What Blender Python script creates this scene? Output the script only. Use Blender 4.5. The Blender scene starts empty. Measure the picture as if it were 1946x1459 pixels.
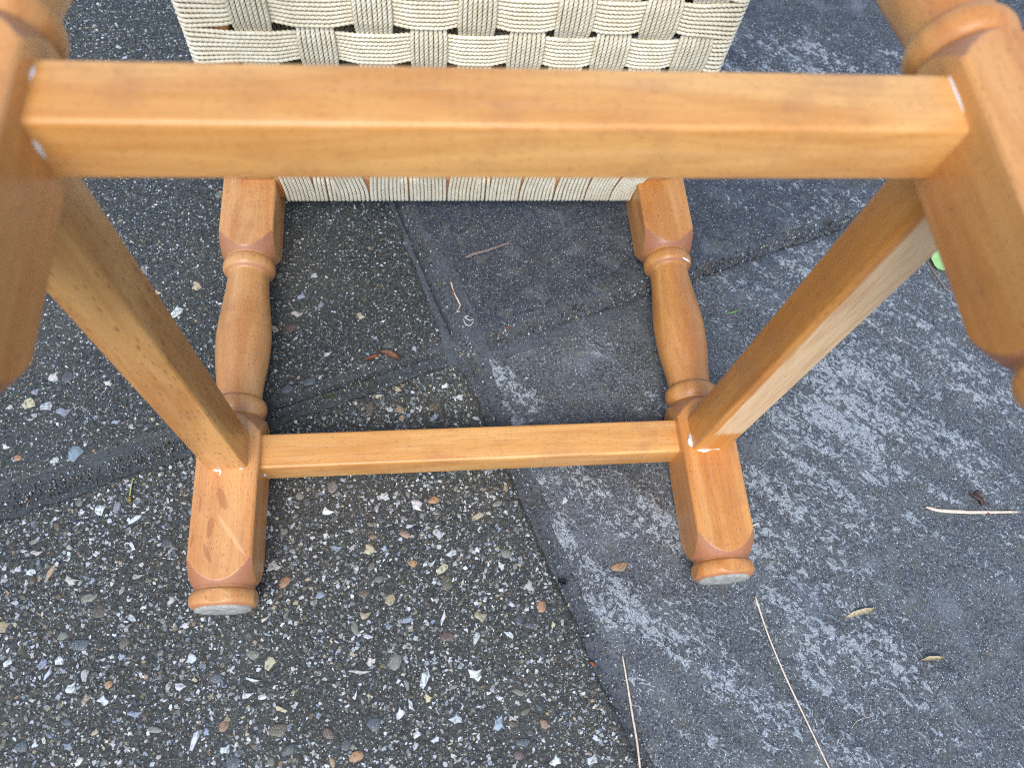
import bpy, bmesh, math, random
import numpy as np
from mathutils import Vector, Matrix
R = math.radians
rng = np.random.default_rng(7)
random.seed(7)
sc = bpy.context.scene
col = sc.collection

# ---------------------------------------------------------------- camera, sky, sun, exposure
cam_d = bpy.data.cameras.new('camera')
cam = bpy.data.objects.new('camera', cam_d); col.objects.link(cam)
cam.location = (-0.02992, -0.01899, 0.47728)
cam.rotation_mode = 'XYZ'
cam.rotation_euler = (0.41799, -0.09169, -0.07270)
cam_d.sensor_width = 36.0
cam_d.lens = 1440.09 / 1946 * 36.0
cam_d.clip_start = 0.01; cam_d.clip_end = 200
cam_d.dof.use_dof = True
cam_d.dof.focus_distance = 0.47
cam_d.dof.aperture_fstop = 9.5
sc.camera = cam

SUN_EL, SUN_ROT = R(57), R(195)
w = bpy.data.worlds.new('World'); sc.world = w; w.use_nodes = True
nt = w.node_tree; nt.nodes.clear()
sky = nt.nodes.new('ShaderNodeTexSky'); sky.sky_type = 'NISHITA'; sky.sun_disc = False
sky.sun_elevation = SUN_EL; sky.sun_rotation = SUN_ROT
sky.air_density = 1.0; sky.dust_density = 1.5; sky.ozone_density = 1.0
bg = nt.nodes.new('ShaderNodeBackground'); bg.inputs['Strength'].default_value = 0.15
wo = nt.nodes.new('ShaderNodeOutputWorld')
nt.links.new(sky.outputs[0], bg.inputs[0]); nt.links.new(bg.outputs[0], wo.inputs[0])
sun_d = bpy.data.lights.new('sun', 'SUN'); sun_d.energy = 1.45; sun_d.angle = R(34); sun_d.color = (1.0, 0.98, 0.955)
sun = bpy.data.objects.new('sun', sun_d); col.objects.link(sun)
# the sky's sun_rotation turns clockwise from +Y
sdir = Vector((math.sin(SUN_ROT) * math.cos(SUN_EL), math.cos(SUN_ROT) * math.cos(SUN_EL), math.sin(SUN_EL)))
sun.rotation_euler = (-sdir).to_track_quat('-Z', 'Y').to_euler()
sun.location = sdir * 5
sc.view_settings.view_transform = 'Standard'; sc.view_settings.look = 'None'
sc.cycles.filter_width = 1.0
sc.cycles.use_denoising = False
sc.view_settings.gamma = 1.0; sc.view_settings.exposure = 0.78

# ---------------------------------------------------------------- helpers
def lin(r, g, b, k=1.0):
    f = lambda c: (c / 255 / 12.92 if c / 255 <= 0.04045 else ((c / 255 + 0.055) / 1.055) ** 2.4) * k
    return (f(r), f(g), f(b), 1.0)

def mesh_np(name, V, F, smooth=True, colors=None, attr=None):
    """V (n,3), F list of equally sized index arrays (k,3|4)."""
    V = np.asarray(V, np.float32)
    if not isinstance(F, (list, tuple)): F = [F]
    F = [np.asarray(f, np.int32) for f in F if len(f)]
    me = bpy.data.meshes.new(name)
    me.vertices.add(len(V)); me.vertices.foreach_set('co', V.ravel())
    loops = np.concatenate([f.ravel() for f in F])
    sizes = np.concatenate([np.full(len(f), f.shape[1], np.int32) for f in F])
    starts = np.concatenate([[0], np.cumsum(sizes)[:-1]]).astype(np.int32)
    me.loops.add(len(loops)); me.loops.foreach_set('vertex_index', loops)
    me.polygons.add(len(sizes)); me.polygons.foreach_set('loop_start', starts)
    try: me.polygons.foreach_set('loop_total', sizes)
    except Exception: pass
    me.polygons.foreach_set('use_smooth', np.full(len(sizes), smooth, bool))
    if colors is not None:
        a = me.color_attributes.new('tint', 'FLOAT_COLOR', 'POINT')
        a.data.foreach_set('color', np.asarray(colors, np.float32).ravel())
    if attr is not None:
        for k, v in attr.items():
            a = me.attributes.new(k, 'FLOAT', 'POINT'); a.data.foreach_set('value', np.asarray(v, np.float32))
    me.update(calc_edges=True); me.validate()
    return me

def add(name, me, mat=None, parent=None, loc=(0, 0, 0), rot=(0, 0, 0), **props):
    o = bpy.data.objects.new(name, me); col.objects.link(o)
    if mat is not None and me is not None and not me.materials: me.materials.append(mat)
    o.location = loc; o.rotation_euler = rot
    if parent is not None: o.parent = parent
    for k, v in props.items(): o[k] = v
    return o

def grid_faces(nu, nv, wrap_v=False):
    i = np.arange(nu - 1)[:, None]; j = np.arange(nv if wrap_v else nv - 1)[None, :]
    a = i * nv + j; b = i * nv + (j + 1) % nv
    return np.stack([a, b, b + nv, a + nv], -1).reshape(-1, 4)

def hash2(ix, iy, s):
    h = (ix.astype(np.int64) * 374761393 + iy.astype(np.int64) * 668265263 + s * 1442695041) & 0xffffffff
    h = ((h ^ (h >> 13)) * 1274126177) & 0xffffffff
    return ((h ^ (h >> 16)) & 0xffff) / 65535.0

def vnoise(x, y, s=0):
    x = np.asarray(x, float); y = np.asarray(y, float)
    ix = np.floor(x); iy = np.floor(y); fx = x - ix; fy = y - iy
    fx = fx * fx * (3 - 2 * fx); fy = fy * fy * (3 - 2 * fy)
    a = hash2(ix, iy, s); b = hash2(ix + 1, iy, s); c = hash2(ix, iy + 1, s); d = hash2(ix + 1, iy + 1, s)
    return (a + (b - a) * fx) * (1 - fy) + (c + (d - c) * fx) * fy

def fbm(x, y, s=0, o=4):
    t = 0; a = .5
    for k in range(o):
        t = t + a * vnoise(x * 2 ** k, y * 2 ** k, s + 17 * k); a *= .5
    return t / (1 - .5 ** o)

def tube(pts, rad, n=6, sub=4, cap=True, jit=0.0):
    """smooth tapered tube through pts (Catmull-Rom)."""
    P = np.asarray(pts, float); rad = np.interp(np.linspace(0, 1, (len(P) - 1) * sub + 1), np.linspace(0, 1, len(rad)), rad)
    Q = np.vstack([2 * P[0] - P[1], P, 2 * P[-1] - P[-2]]); out = []
    for i in range(len(P) - 1):
        p0, p1, p2, p3 = Q[i:i + 4]
        for t in np.linspace(0, 1, sub, endpoint=False):
            out.append(.5 * (2 * p1 + (p2 - p0) * t + (2 * p0 - 5 * p1 + 4 * p2 - p3) * t ** 2 + (3 * p1 - p0 - 3 * p2 + p3) * t ** 3))
    out.append(P[-1]); C = np.array(out)
    T = np.gradient(C, axis=0); T /= np.linalg.norm(T, axis=1)[:, None] + 1e-12
    up = np.array([0.13, 0.07, 1.0]); N = up - (T @ up)[:, None] * T; N /= np.linalg.norm(N, axis=1)[:, None] + 1e-12
    B = np.cross(T, N); th = np.arange(n) / n * 2 * np.pi
    rr = rad[:, None] * (1 + jit * (rng.random((len(C), n)) - .5))
    V = C[:, None] + rr[..., None] * (np.cos(th)[None, :, None] * N[:, None] + np.sin(th)[None, :, None] * B[:, None])
    V = V.reshape(-1, 3); F = [grid_faces(len(C), n, True)]
    if cap:
        k = len(V); V = np.vstack([V, C[0], C[-1]]); j = np.arange(n)
        m = (len(C) - 1) * n
        F.append(np.stack([np.full(n, k), (j + 1) % n, j], -1)); F.append(np.stack([np.full(n, k + 1), m + j, m + (j + 1) % n], -1))
    return V, F

def join(parts):
    Vs, F3, F4, k = [], [], [], 0
    for V, F in parts:
        for f in F: (F3 if f.shape[1] == 3 else F4).append(f + k)
        Vs.append(V); k += len(V)
    return np.vstack(Vs), ([np.vstack(F4)] if F4 else []) + ([np.vstack(F3)] if F3 else [])

# ---------------------------------------------------------------- node helpers
class NT:
    def __init__(s, name):
        s.m = bpy.data.materials.new(name); s.m.use_nodes = True; s.t = s.m.node_tree; s.t.nodes.clear()
        s.out = s.n('ShaderNodeOutputMaterial'); s.p = s.n('ShaderNodeBsdfPrincipled'); s.l(s.p.outputs[0], s.out.inputs[0])
    def n(s, t, **k):
        x = s.t.nodes.new(t)
        for a, b in k.items(): setattr(x, a, b)
        return x
    def l(s, a, b): s.t.links.new(a, b)
    def val(s, sock, v):
        if hasattr(v, 'is_output') or isinstance(v, bpy.types.NodeSocket): s.l(v, sock)
        else: sock.default_value = v
    def coord(s, kind='Object'): return s.n('ShaderNodeTexCoord').outputs[kind]
    def map(s, v, scale=(1, 1, 1), loc=(0, 0, 0), rot=(0, 0, 0)):
        x = s.n('ShaderNodeMapping'); s.l(v, x.inputs[0]); s.val(x.inputs[1], loc); x.inputs[2].default_value = rot; x.inputs[3].default_value = scale
        return x.outputs[0]
    def noise(s, v, scale, detail=3, rough=.55, dist=0):
        x = s.n('ShaderNodeTexNoise'); s.l(v, x.inputs['Vector']); x.inputs['Scale'].default_value = scale
        x.inputs['Detail'].default_value = detail; x.inputs['Roughness'].default_value = rough; x.inputs['Distortion'].default_value = dist
        return x.outputs['Fac']
    def vor(s, v, scale, feature='F1', rand=1.0):
        x = s.n('ShaderNodeTexVoronoi', feature=feature); s.l(v, x.inputs['Vector']); x.inputs['Scale'].default_value = scale
        x.inputs['Randomness'].default_value = rand
        return x
    def ramp(s, f, stops, interp='LINEAR'):
        x = s.n('ShaderNodeValToRGB'); s.l(f, x.inputs[0]); e = x.color_ramp.elements; x.color_ramp.interpolation = interp
        while len(e) < len(stops): e.new(.5)
        for i, (p, c) in enumerate(stops):
            e[i].position = p; e[i].color = c if hasattr(c, '__len__') else (c, c, c, 1)
        return x.outputs[0]
    def mix(s, f, a, b, mode='MIX'):
        x = s.n('ShaderNodeMix', data_type='RGBA', blend_type=mode)
        s.val(x.inputs[0], f); s.val(x.inputs[6], a); s.val(x.inputs[7], b); return x.outputs[2]
    def math(s, op, a, b=0.0, c=0.0, clamp=False):
        x = s.n('ShaderNodeMath', operation=op, use_clamp=clamp)
        s.val(x.inputs[0], a); s.val(x.inputs[1], b); s.val(x.inputs[2], c); return x.outputs[0]
    def step(s, f, a, b):
        x = s.n('ShaderNodeMapRange', interpolation_type='SMOOTHSTEP'); s.val(x.inputs[0], f)
        x.inputs[1].default_value = a; x.inputs[2].default_value = b; return x.outputs[0]
    def attr(s, name): return s.n('ShaderNodeAttribute', attribute_name=name)
    def sep(s, v):
        x = s.n('ShaderNodeSeparateXYZ'); s.l(v, x.inputs[0]); return x.outputs
    def bump(s, h, strength=.3, dist=.001, normal=None):
        x = s.n('ShaderNodeBump'); s.l(h, x.inputs['Height']); x.inputs['Strength'].default_value = strength; x.inputs['Distance'].default_value = dist
        if normal is not None: s.l(normal, x.inputs['Normal'])
        return x.outputs[0]
    def set(s, **k):
        for a, b in k.items(): s.val(s.p.inputs[a.replace('_', ' ')], b)

def rnd_offset(b, v):
    oi = b.n('ShaderNodeObjectInfo'); x = b.n('ShaderNodeVectorMath', operation='MULTIPLY_ADD')
    cx = b.n('ShaderNodeCombineXYZ'); b.l(oi.outputs['Random'], cx.inputs[0]); b.l(oi.outputs['Random'], cx.inputs[1]); b.l(oi.outputs['Random'], cx.inputs[2])
    b.l(cx.outputs[0], x.inputs[0]); x.inputs[1].default_value = (3.1, 7.7, 5.3); b.l(v, x.inputs[2])
    return x.outputs[0]

# ---------------------------------------------------------------- materials
def wood(name, a, b_, fleck=.5, spots=0.0, pale=None, smears=()):
    """beech under honey varnish; grain runs along local X"""
    b = NT(name); raw = b.coord(); v = rnd_offset(b, raw)
    big = b.noise(b.map(v, (9, 70, 70)), 1, 3, .55, .6)
    fine = b.noise(b.map(v, (40, 1100, 1100)), 1, 3, .6)
    mid = b.noise(b.map(v, (14, 260, 260)), 1, 2, .5)
    c = b.mix(b.step(big, .3, .72), a, b_)
    c = b.mix(b.math('MULTIPLY', b.step(fine, .45, .72), .24), c, lin(138, 88, 50))
    c = b.mix(b.math('MULTIPLY', b.step(mid, .5, .8), .28), c, lin(214, 166, 118))
    fl = b.vor(b.map(v, (260, 1700, 1700)), 1)
    fm = b.math('MULTIPLY', b.step(fl.outputs['Distance'], .30, .12), b.step(b.sep(fl.outputs['Color'])[0], .38, .42))
    c = b.mix(b.math('MULTIPLY', fm, fleck), c, lin(112, 62, 30))
    if spots:
        sp = b.vor(b.map(v, (130, 900, 900)), 1)
        sm = b.math('MULTIPLY', b.step(sp.outputs['Distance'], .40, .15), b.step(b.sep(sp.outputs['Color'])[0], .66, .70))
        c = b.mix(b.math('MULTIPLY', sm, spots), c, lin(96, 50, 20))
    # turned end grain drinks more stain and is redder
    tg = b.attr('turned').outputs['Fac']
    eg = b.noise(v, 900, 2)
    c = b.mix(b.math('MULTIPLY', tg, .75), c, b.mix(eg, lin(140, 84, 60), lin(172, 112, 84)))
    blot = b.noise(v, 38, 4, .6)
    c = b.mix(b.math('MULTIPLY', b.step(blot, .50, .72), .34), c, lin(158, 104, 68))
    for k_, (sx, sy, sl, sw, sa, sgn) in enumerate(smears):        # oily finger smears rubbed into the top face
        mp = b.n('ShaderNodeMapping', vector_type='TEXTURE'); wv = b.n('ShaderNodeTexNoise'); b.l(raw, wv.inputs['Vector']); wv.inputs['Scale'].default_value = 240
        ad = b.n('ShaderNodeVectorMath', operation='MULTIPLY_ADD'); b.l(wv.outputs['Color'], ad.inputs[0]); ad.inputs[1].default_value = (.0012, .0009, 0); b.l(raw, ad.inputs[2])
        b.l(ad.outputs[0], mp.inputs[0]); mp.inputs[1].default_value = (sx + .0006, sy + .0004, 0); mp.inputs[2].default_value = (0, 0, R(sa)); mp.inputs[3].default_value = (sl, sw, 1000)
        ln = b.n('ShaderNodeVectorMath', operation='LENGTH'); b.l(mp.outputs[0], ln.inputs[0])
        mk = b.math('MULTIPLY', b.step(ln.outputs['Value'], 1.1, .78), b.step(b.sep(raw)[2], .0165, .0174))
        c = b.mix(b.math('MULTIPLY', mk, .42), c, lin(142, 78, 40) if sgn else lin(236, 190, 140))
    rough = b.math('ADD', .33, b.math('MULTIPLY', b.noise(v, 120, 3), .18))
    if pale is not None:
        X = b.sep(raw); wob = b.noise(b.map(raw, (60, 900, 900)), 1, 3, .6)
        k = b.math('MULTIPLY', b.step(b.math('ADD', X[2], b.math('MULTIPLY', wob, .003)), pale[2] + .0015, pale[2] - .0), b.step(b.math('ADD', X[0], b.math('MULTIPLY', wob, .012)), pale[0] - .004, pale[0] + .004))
        k = b.math('MULTIPLY', k, b.step(X[1], pale[1] + .0008, pale[1] - .0002))
        pc = b.mix(b.step(fine, .4, .75), lin(226, 190, 146), lin(202, 160, 112))
        pc = b.mix(b.math('MULTIPLY', b.step(mid, .55, .7), .5), pc, lin(186, 140, 98))
        c = b.mix(k, c, pc)
        rough = b.math('ADD', rough, b.math('MULTIPLY', k, .2))
    h = b.math('ADD', b.math('MULTIPLY', fine, .5), b.math('MULTIPLY', fm, -.6))
    b.set(Base_Color=c, Roughness=rough, Coat_Weight=.35, Coat_Roughness=.30, Normal=b.bump(h, .18, .0003))
    return b.m

W_LEG = wood('beech_leg', lin(196, 126, 58), lin(220, 158, 88), .7)
W_SMEAR = wood('beech_leg_smeared', lin(198, 132, 72), lin(220, 164, 102), .7, smears=((.1074, .0008, .0074, .0023, 21, 1), (.0909, .0062, .0065, .0019, -5, 1), (.0763, .0066, .0062, .0013, 23, 1), (.1044, .0129, .0049, .0006, 0, 1), (.084, .0155, .0044, .0009, -9, 1), (.0859, -.0058, .0149, .0014, 35, 0)))
W_BAR = wood('beech_bar', lin(208, 144, 72), lin(231, 176, 105), .55)
W_SPOT = wood('beech_spotted', lin(188, 126, 60), lin(212, 158, 90), .5, .65)
W_PALE = wood('beech_part_stained', lin(194, 122, 46), lin(210, 144, 66), .4, .3, pale=(-.092, -.0094, .0080))
W_RAIL = wood('beech_rail', lin(170, 112, 62), lin(186, 130, 78), .3)

def mat_cord():
    b = NT('paper_cord'); v = b.coord('Object'); oi = b.n('ShaderNodeObjectInfo')
    n = b.noise(v, 160, 3); f = b.noise(v, 1800, 2)
    c = b.mix(b.step(n, .35, .7), lin(228, 218, 192), lin(242, 235, 214))
    c = b.mix(b.math('MULTIPLY', b.step(f, .5, .8), .35), c, lin(206, 194, 162))
    c = b.mix(b.math('MULTIPLY', oi.outputs['Random'], .3), c, lin(214, 202, 168))
    gr = b.attr('groove').outputs['Fac']
    b.set(Base_Color=c, Roughness=.62, Normal=b.bump(f, .25, .0003))
    return b.m
CORD = mat_cord()

def simple(name, c1, c2, scale=300, rough=.7, bump=.3, **k):
    b = NT(name); v = rnd_offset(b, b.coord('Object')); n = b.noise(v, scale, 4, .6)
    b.set(Base_Color=b.mix(b.step(n, .35, .68), c1, c2), Roughness=rough, Normal=b.bump(n, bump, .0005), **k)
    return b.m

GLUE = simple('dried_glue', lin(226, 222, 216), lin(240, 236, 230), 500, .35)
PAD = simple('worn_pad', lin(140, 138, 130), lin(178, 176, 168), 260, .8)
STRAW = simple('dry_straw', lin(206, 182, 156), lin(230, 214, 192), 500, .6)
TWIG = simple('grey_twig', lin(112, 96, 90), lin(150, 132, 124), 700, .8)
BARK = simple('bark', lin(150, 136, 104), lin(196, 182, 146), 600, .8)
BROWN = simple('dead_leaf', lin(96, 62, 44), lin(140, 96, 66), 500, .6)
GREEN = simple('green_leaf', lin(146, 186, 116), lin(166, 202, 138), 200, .5)
BLADE = simple('green_blade', lin(96, 142, 70), lin(120, 165, 90), 300, .5)
STEM = simple('seed_stem', lin(150, 160, 92), lin(178, 182, 118), 400, .6)
SEED = simple('seed_brown', lin(92, 74, 34), lin(140, 118, 62), 500, .5)
HUSK = simple('dark_husk', lin(44, 32, 28), lin(84, 60, 52), 500, .5)
FIBRE = simple('white_fibre', lin(222, 218, 208), lin(236, 232, 224), 500, .7)
MOSS = simple('moss', lin(74, 82, 30), lin(104, 108, 44), 600, .9)
REDBIT = simple('red_brown_bit', lin(110, 52, 36), lin(150, 80, 54), 500, .6)

def specks(b, v, scale, lo, hi, pick):
    """small flat grains: cell core below a random radius, only in some cells"""
    x = b.vor(v, scale); cc = b.sep(x.outputs['Color'])
    core = b.math('MULTIPLY', b.step(x.outputs['Distance'], hi, lo), b.step(cc[0], pick, pick + .02))
    return core, cc

def mat_aggregate(name, base1, base2, dens):
    b = NT(name); v = b.coord('Object')
    big = b.noise(v, 9, 4, .6); m = b.noise(v, 70, 5, .65); f = b.noise(v, 520, 5, .75, .3); g2 = b.noise(b.map(v, (1, 1, 1), (.7, .3, 0)), 260, 4, .7, .5)
    c = b.mix(b.step(f, .38, .66), base1, base2)
    c = b.mix(b.math('MULTIPLY', b.step(g2, .58, .66), .45), c, lin(96, 98, 88))
    c = b.mix(b.math('MULTIPLY', b.step(m, .48, .68), .4), c, lin(50, 52, 38))
    c = b.mix(b.math('MULTIPLY', b.step(big, .48, .68), .3), c, lin(84, 86, 78))
    h = b.math('ADD', b.math('MULTIPLY', f, .9), b.math('MULTIPLY', g2, .6))
    for i, (s, lo, hi, pk) in enumerate(((430, .20, .36, .80 - dens), (760, .2, .4, .80 - dens), (270, .14, .26, .84 - dens))):
        vv = b.map(v, (1, 1, 1), (.31 * i, .17 * i, 0))
        wn = b.n('ShaderNodeVectorMath', operation='MULTIPLY_ADD'); nn = b.n('ShaderNodeTexNoise'); b.l(vv, nn.inputs['Vector']); nn.inputs['Scale'].default_value = s * 1.3
        b.l(nn.outputs['Color'], wn.inputs[0]); wn.inputs[1].default_value = (.9 / s,) * 3; b.l(vv, wn.inputs[2])
        k, cc = specks(b, wn.outputs[0], s, lo, hi, pk)
        sc_ = b.ramp(cc[1], [(0, lin(60, 68, 74)), (.22, lin(104, 108, 104)), (.42, lin(138, 140, 134)), (.60, lin(188, 194, 196)), (.74, lin(212, 216, 216)), (.82, lin(150, 128, 96)), (.9, lin(122, 130, 140)), (1, lin(84, 80, 66))], 'CONSTANT')
        c = b.mix(b.math('MULTIPLY', k, .9), c, sc_); h = b.math('ADD', h, b.math('MULTIPLY', k, .5))
    b.set(Base_Color=c, Roughness=b.math('ADD', .5, b.math('MULTIPLY', f, .3)), Normal=b.bump(h, .8, .0008))
    return b.m

STREAK = R(-40)
def mat_riven(name, lich, sp_pick, base1, base2, spots=()):
    """dark riven stone with pale lichen lying in streaks along the cleavage"""
    b = NT(name); v = b.coord('Object')
    g = b.map(v, (1, 1, 1), (0, 0, 0), (0, 0, -STREAK))
    st = b.noise(b.map(g, (13, 70, 20)), 1, 4, .6, .6)
    reg = b.noise(v, 5.5, 3, .5)
    bl = b.noise(b.map(g, (200, 260, 300)), 1, 6, .64, 1.1)
    f = b.noise(v, 620, 5, .78, .3); m = b.noise(v, 45, 5, .65); tint = b.noise(v, 85, 4, .6)
    c = b.mix(b.step(f, .36, .66), base1, base2)
    c = b.mix(b.math('MULTIPLY', b.step(m, .5, .7), .45), c, lin(114, 119, 122))
    c = b.mix(b.math('MULTIPLY', b.step(m, .44, .30), .35), c, lin(50, 56, 64))
    c = b.mix(b.math('MULTIPLY', b.step(tint, .52, .68), .35), c, lin(92, 94, 74))
    # lichen
    t = b.math('ADD', b.math('MULTIPLY', b.math('SUBTRACT', st, .5), 1.35), b.math('MULTIPLY', b.math('SUBTRACT', reg, .5), .8))
    t = b.math('ADD', t, b.math('MULTIPLY', b.math('SUBTRACT', bl, .5), 3.0))
    t = b.math('ADD', t, b.math('MULTIPLY', b.math('SUBTRACT', b.attr('lift').outputs['Fac'],    .55), .55))
    for (px, py, pr, pk) in spots:
        dv = b.n('ShaderNodeVectorMath', operation='DISTANCE'); b.l(v, dv.inputs[0]); dv.inputs[1].default_value = (px, py, 0)
        t = b.math('ADD', t, b.math('MULTIPLY', b.step(dv.outputs['Value'], pr, 0), pk))
    k = b.math('MULTIPLY', b.step(b.math('ADD', t, lich), .18, .28), .86)
    lc = b.mix(b.step(b.noise(v, 900, 4, .7), .38, .66), lin(118, 128, 134), lin(190, 196, 199))
    c = b.mix(k, c, lc)
    haze = b.noise(v, 19, 3, .5)
    c = b.mix(b.math('MULTIPLY', b.step(haze, .60, .8), .3), c, lin(132, 142, 158))
    h = b.math('ADD', b.math('MULTIPLY', f, .9), b.math('ADD', b.math('MULTIPLY', k, .25), b.math('MULTIPLY', bl, .8)))
    for i, (s, lo, hi, pk) in enumerate(((700, .15, .34, sp_pick), (400, .12, .22, sp_pick + .08), (1200, .2, .38, sp_pick - .03))):
        kk, cc = specks(b, b.map(v, (1, 1, 1), (.23 * i, .41 * i, 0)), s, lo, hi, pk)
        c = b.mix(b.math('MULTIPLY', kk, .85), c, b.ramp(cc[1], [(0, lin(112, 120, 126)), (.45, lin(190, 196, 200)), (.8, lin(222, 226, 228)), (.92, lin(140, 116, 96))], 'CONSTANT'))
    b.set(Base_Color=c, Roughness=b.math('ADD', .48, b.math('MULTIPLY', f, .3)), Normal=b.bump(h, .9, .0008))
    return b.m

AGG_COARSE = mat_aggregate('exposed_aggregate_coarse', lin(24, 26, 25), lin(80, 82, 76), .22)
AGG_FINE = mat_aggregate('exposed_aggregate_fine', lin(24, 27, 28), lin(80, 85, 83), .22)
RIVEN = mat_riven('riven_stone_lichen', .0, .70, lin(38, 42, 46), lin(108, 113, 118), spots=((.185, -.13, .06, .30), (.235, -.05, .08, .10), (.30, -.10, .10, .10), (.12, -.12, .04, .18), (.07, -.15, .04, .0), (.020, -.06, .010, .35), (.034, -.10, .011, .35), (.048, -.14, .011, .35), (.064, -.19, .012, .35), (.079, -.24, .012, .3), (.085, -.095, .06, -.32), (.09, .0, .032, .75), (.10, -.25, .07, -.15), (.36, -.26, .14, -.2), (.10, .01, .07, -.55), (.06, -.05, .04, -.25)))
SMOOTH = mat_riven('smooth_dark_stone', -.52, .72, lin(30, 34, 40), lin(82, 87, 95), spots=((.40, .20, .20, .5), (.26, .26, .14, .55), (.34, .10, .14, .45), (.24, .12, .08, .3)))

def mat_mortar():
    b = NT('mortar'); v = b.coord('Object'); f = b.noise(v, 700, 5, .75); m = b.noise(v, 40, 5, .65); X = b.sep(v)
    c = b.mix(b.step(f, .34, .68), lin(52, 56, 61), lin(98, 104, 110))
    c = b.mix(b.math('MULTIPLY', b.step(m, .48, .66), .55), c, lin(92, 98, 104))
    # damp algae on the left arm of the joint and in patches
    al = b.math('MULTIPLY', b.step(X[0], -.01, -.07), .5); al = b.math('MULTIPLY', al, b.step(X[1], .04, .0))
    al = b.math('MAXIMUM', al, b.math('MULTIPLY', b.step(b.noise(v, 24, 4, .6), .54, .7), .6))
    c = b.mix(al, c, b.mix(b.step(f, .36, .66), lin(30, 34, 30), lin(58, 62, 50)))
    for i, (s, pk) in enumerate(((600, .86), (1000, .84))):
        k, cc = specks(b, b.map(v, (1, 1, 1), (.2 * i, .1, 0)), s, .14, .34, pk)
        c = b.mix(b.math('MULTIPLY', k, .8), c, b.ramp(cc[1], [(0, lin(104, 110, 114)), (.5, lin(176, 182, 186)), (.85, lin(130, 104, 84))], 'CONSTANT'))
    b.set(Base_Color=c, Roughness=.65, Normal=b.bump(f, .9, .0008)); return b.m
MORTAR = mat_mortar()

def mat_grit():
    b = NT('aggregate_grit'); a = b.attr('tint').outputs['Color']; v = b.coord('Object')
    n = b.noise(v, 1500, 3)
    b.set(Base_Color=b.mix(b.math('MULTIPLY', b.step(n, .4, .75), .35), a, lin(80, 78, 70)), Roughness=.5, Normal=b.bump(n, .3, .0002)); return b.m
GRIT = mat_grit()

def mat_pebble():
    b = NT('pebble_stone'); oi = b.n('ShaderNodeObjectInfo'); v = rnd_offset(b, b.coord('Object'))
    n = b.noise(v, 1.7, 4, .6, .4); f = b.noise(v, 7, 4, .7)
    c = oi.outputs['Color']
    d = b.mix(.7, c, lin(74, 74, 68))
    c = b.mix(b.step(n, .46, .6), c, d)
    c = b.mix(b.math('MULTIPLY', b.step(f, .52, .68), .6), c, lin(206, 204, 196))
    c = b.mix(b.math('MULTIPLY', b.step(f, .42, .3), .5), c, lin(84, 78, 64))
    b.set(Base_Color=c, Roughness=.45, Normal=b.bump(f, .25, .0004)); return b.m
PEBBLE = mat_pebble()

# ---------------------------------------------------------------- ground: mortar bed, slabs, pointing
A0 = R(18.5)
EU = np.array([math.cos(A0), math.sin(A0)]); EV = np.array([-math.sin(A0), math.cos(A0)])
patio = bpy.data.objects.new('patio', None); col.objects.link(patio); patio['kind'] = 'structure'

def axis(extent, dense_to, step, coarse):
    """distances from the corner edge inward"""
    a = [0, .0006, .0013, .0022, .0034, .005]
    a += list(np.arange(.005 + step, dense_to, step)); a += list(np.linspace(dense_to, extent, coarse))
    return np.array(a)

def relief_agg(x, y, amp=.0007):
    return amp * (fbm(x * 45, y * 45, 3, 3) - 1) * 1.2 - .0005 * (1 - fbm(x * 260, y * 260, 5, 2))

def relief_riven(x, y, amp=1.0, lift=False):
    cs, sn = math.cos(STREAK), math.sin(STREAK)
    a = x * cs + y * sn; b = -x * sn + y * cs
    q = b / .034 + 1.3 * fbm(a * 7, b * 14, 11, 3) + .5 * fbm(a * 60, b * 60, 4, 2)
    k = np.floor(q); f = q - k
    ter = (hash2(k, k * 0 + 3, 9)) * 1.0
    nxt = (hash2(k + 1, k * 0 + 3, 9)) * 1.0
    s = np.clip((f - .86) / .14, 0, 1); s = s * s * (3 - 2 * s)
    h = ter + (nxt - ter) * s
    und = fbm(a * 22, b * 60, 21, 5)
    if lift: return .62 * h + .38 * np.clip((und - .3) / .45, 0, 1)
    return amp * (-.0028 * (1 - h) - .0030 * (1 - und) - .0006 * (1 - fbm(x * 220, y * 220, 8, 3)))

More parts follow.
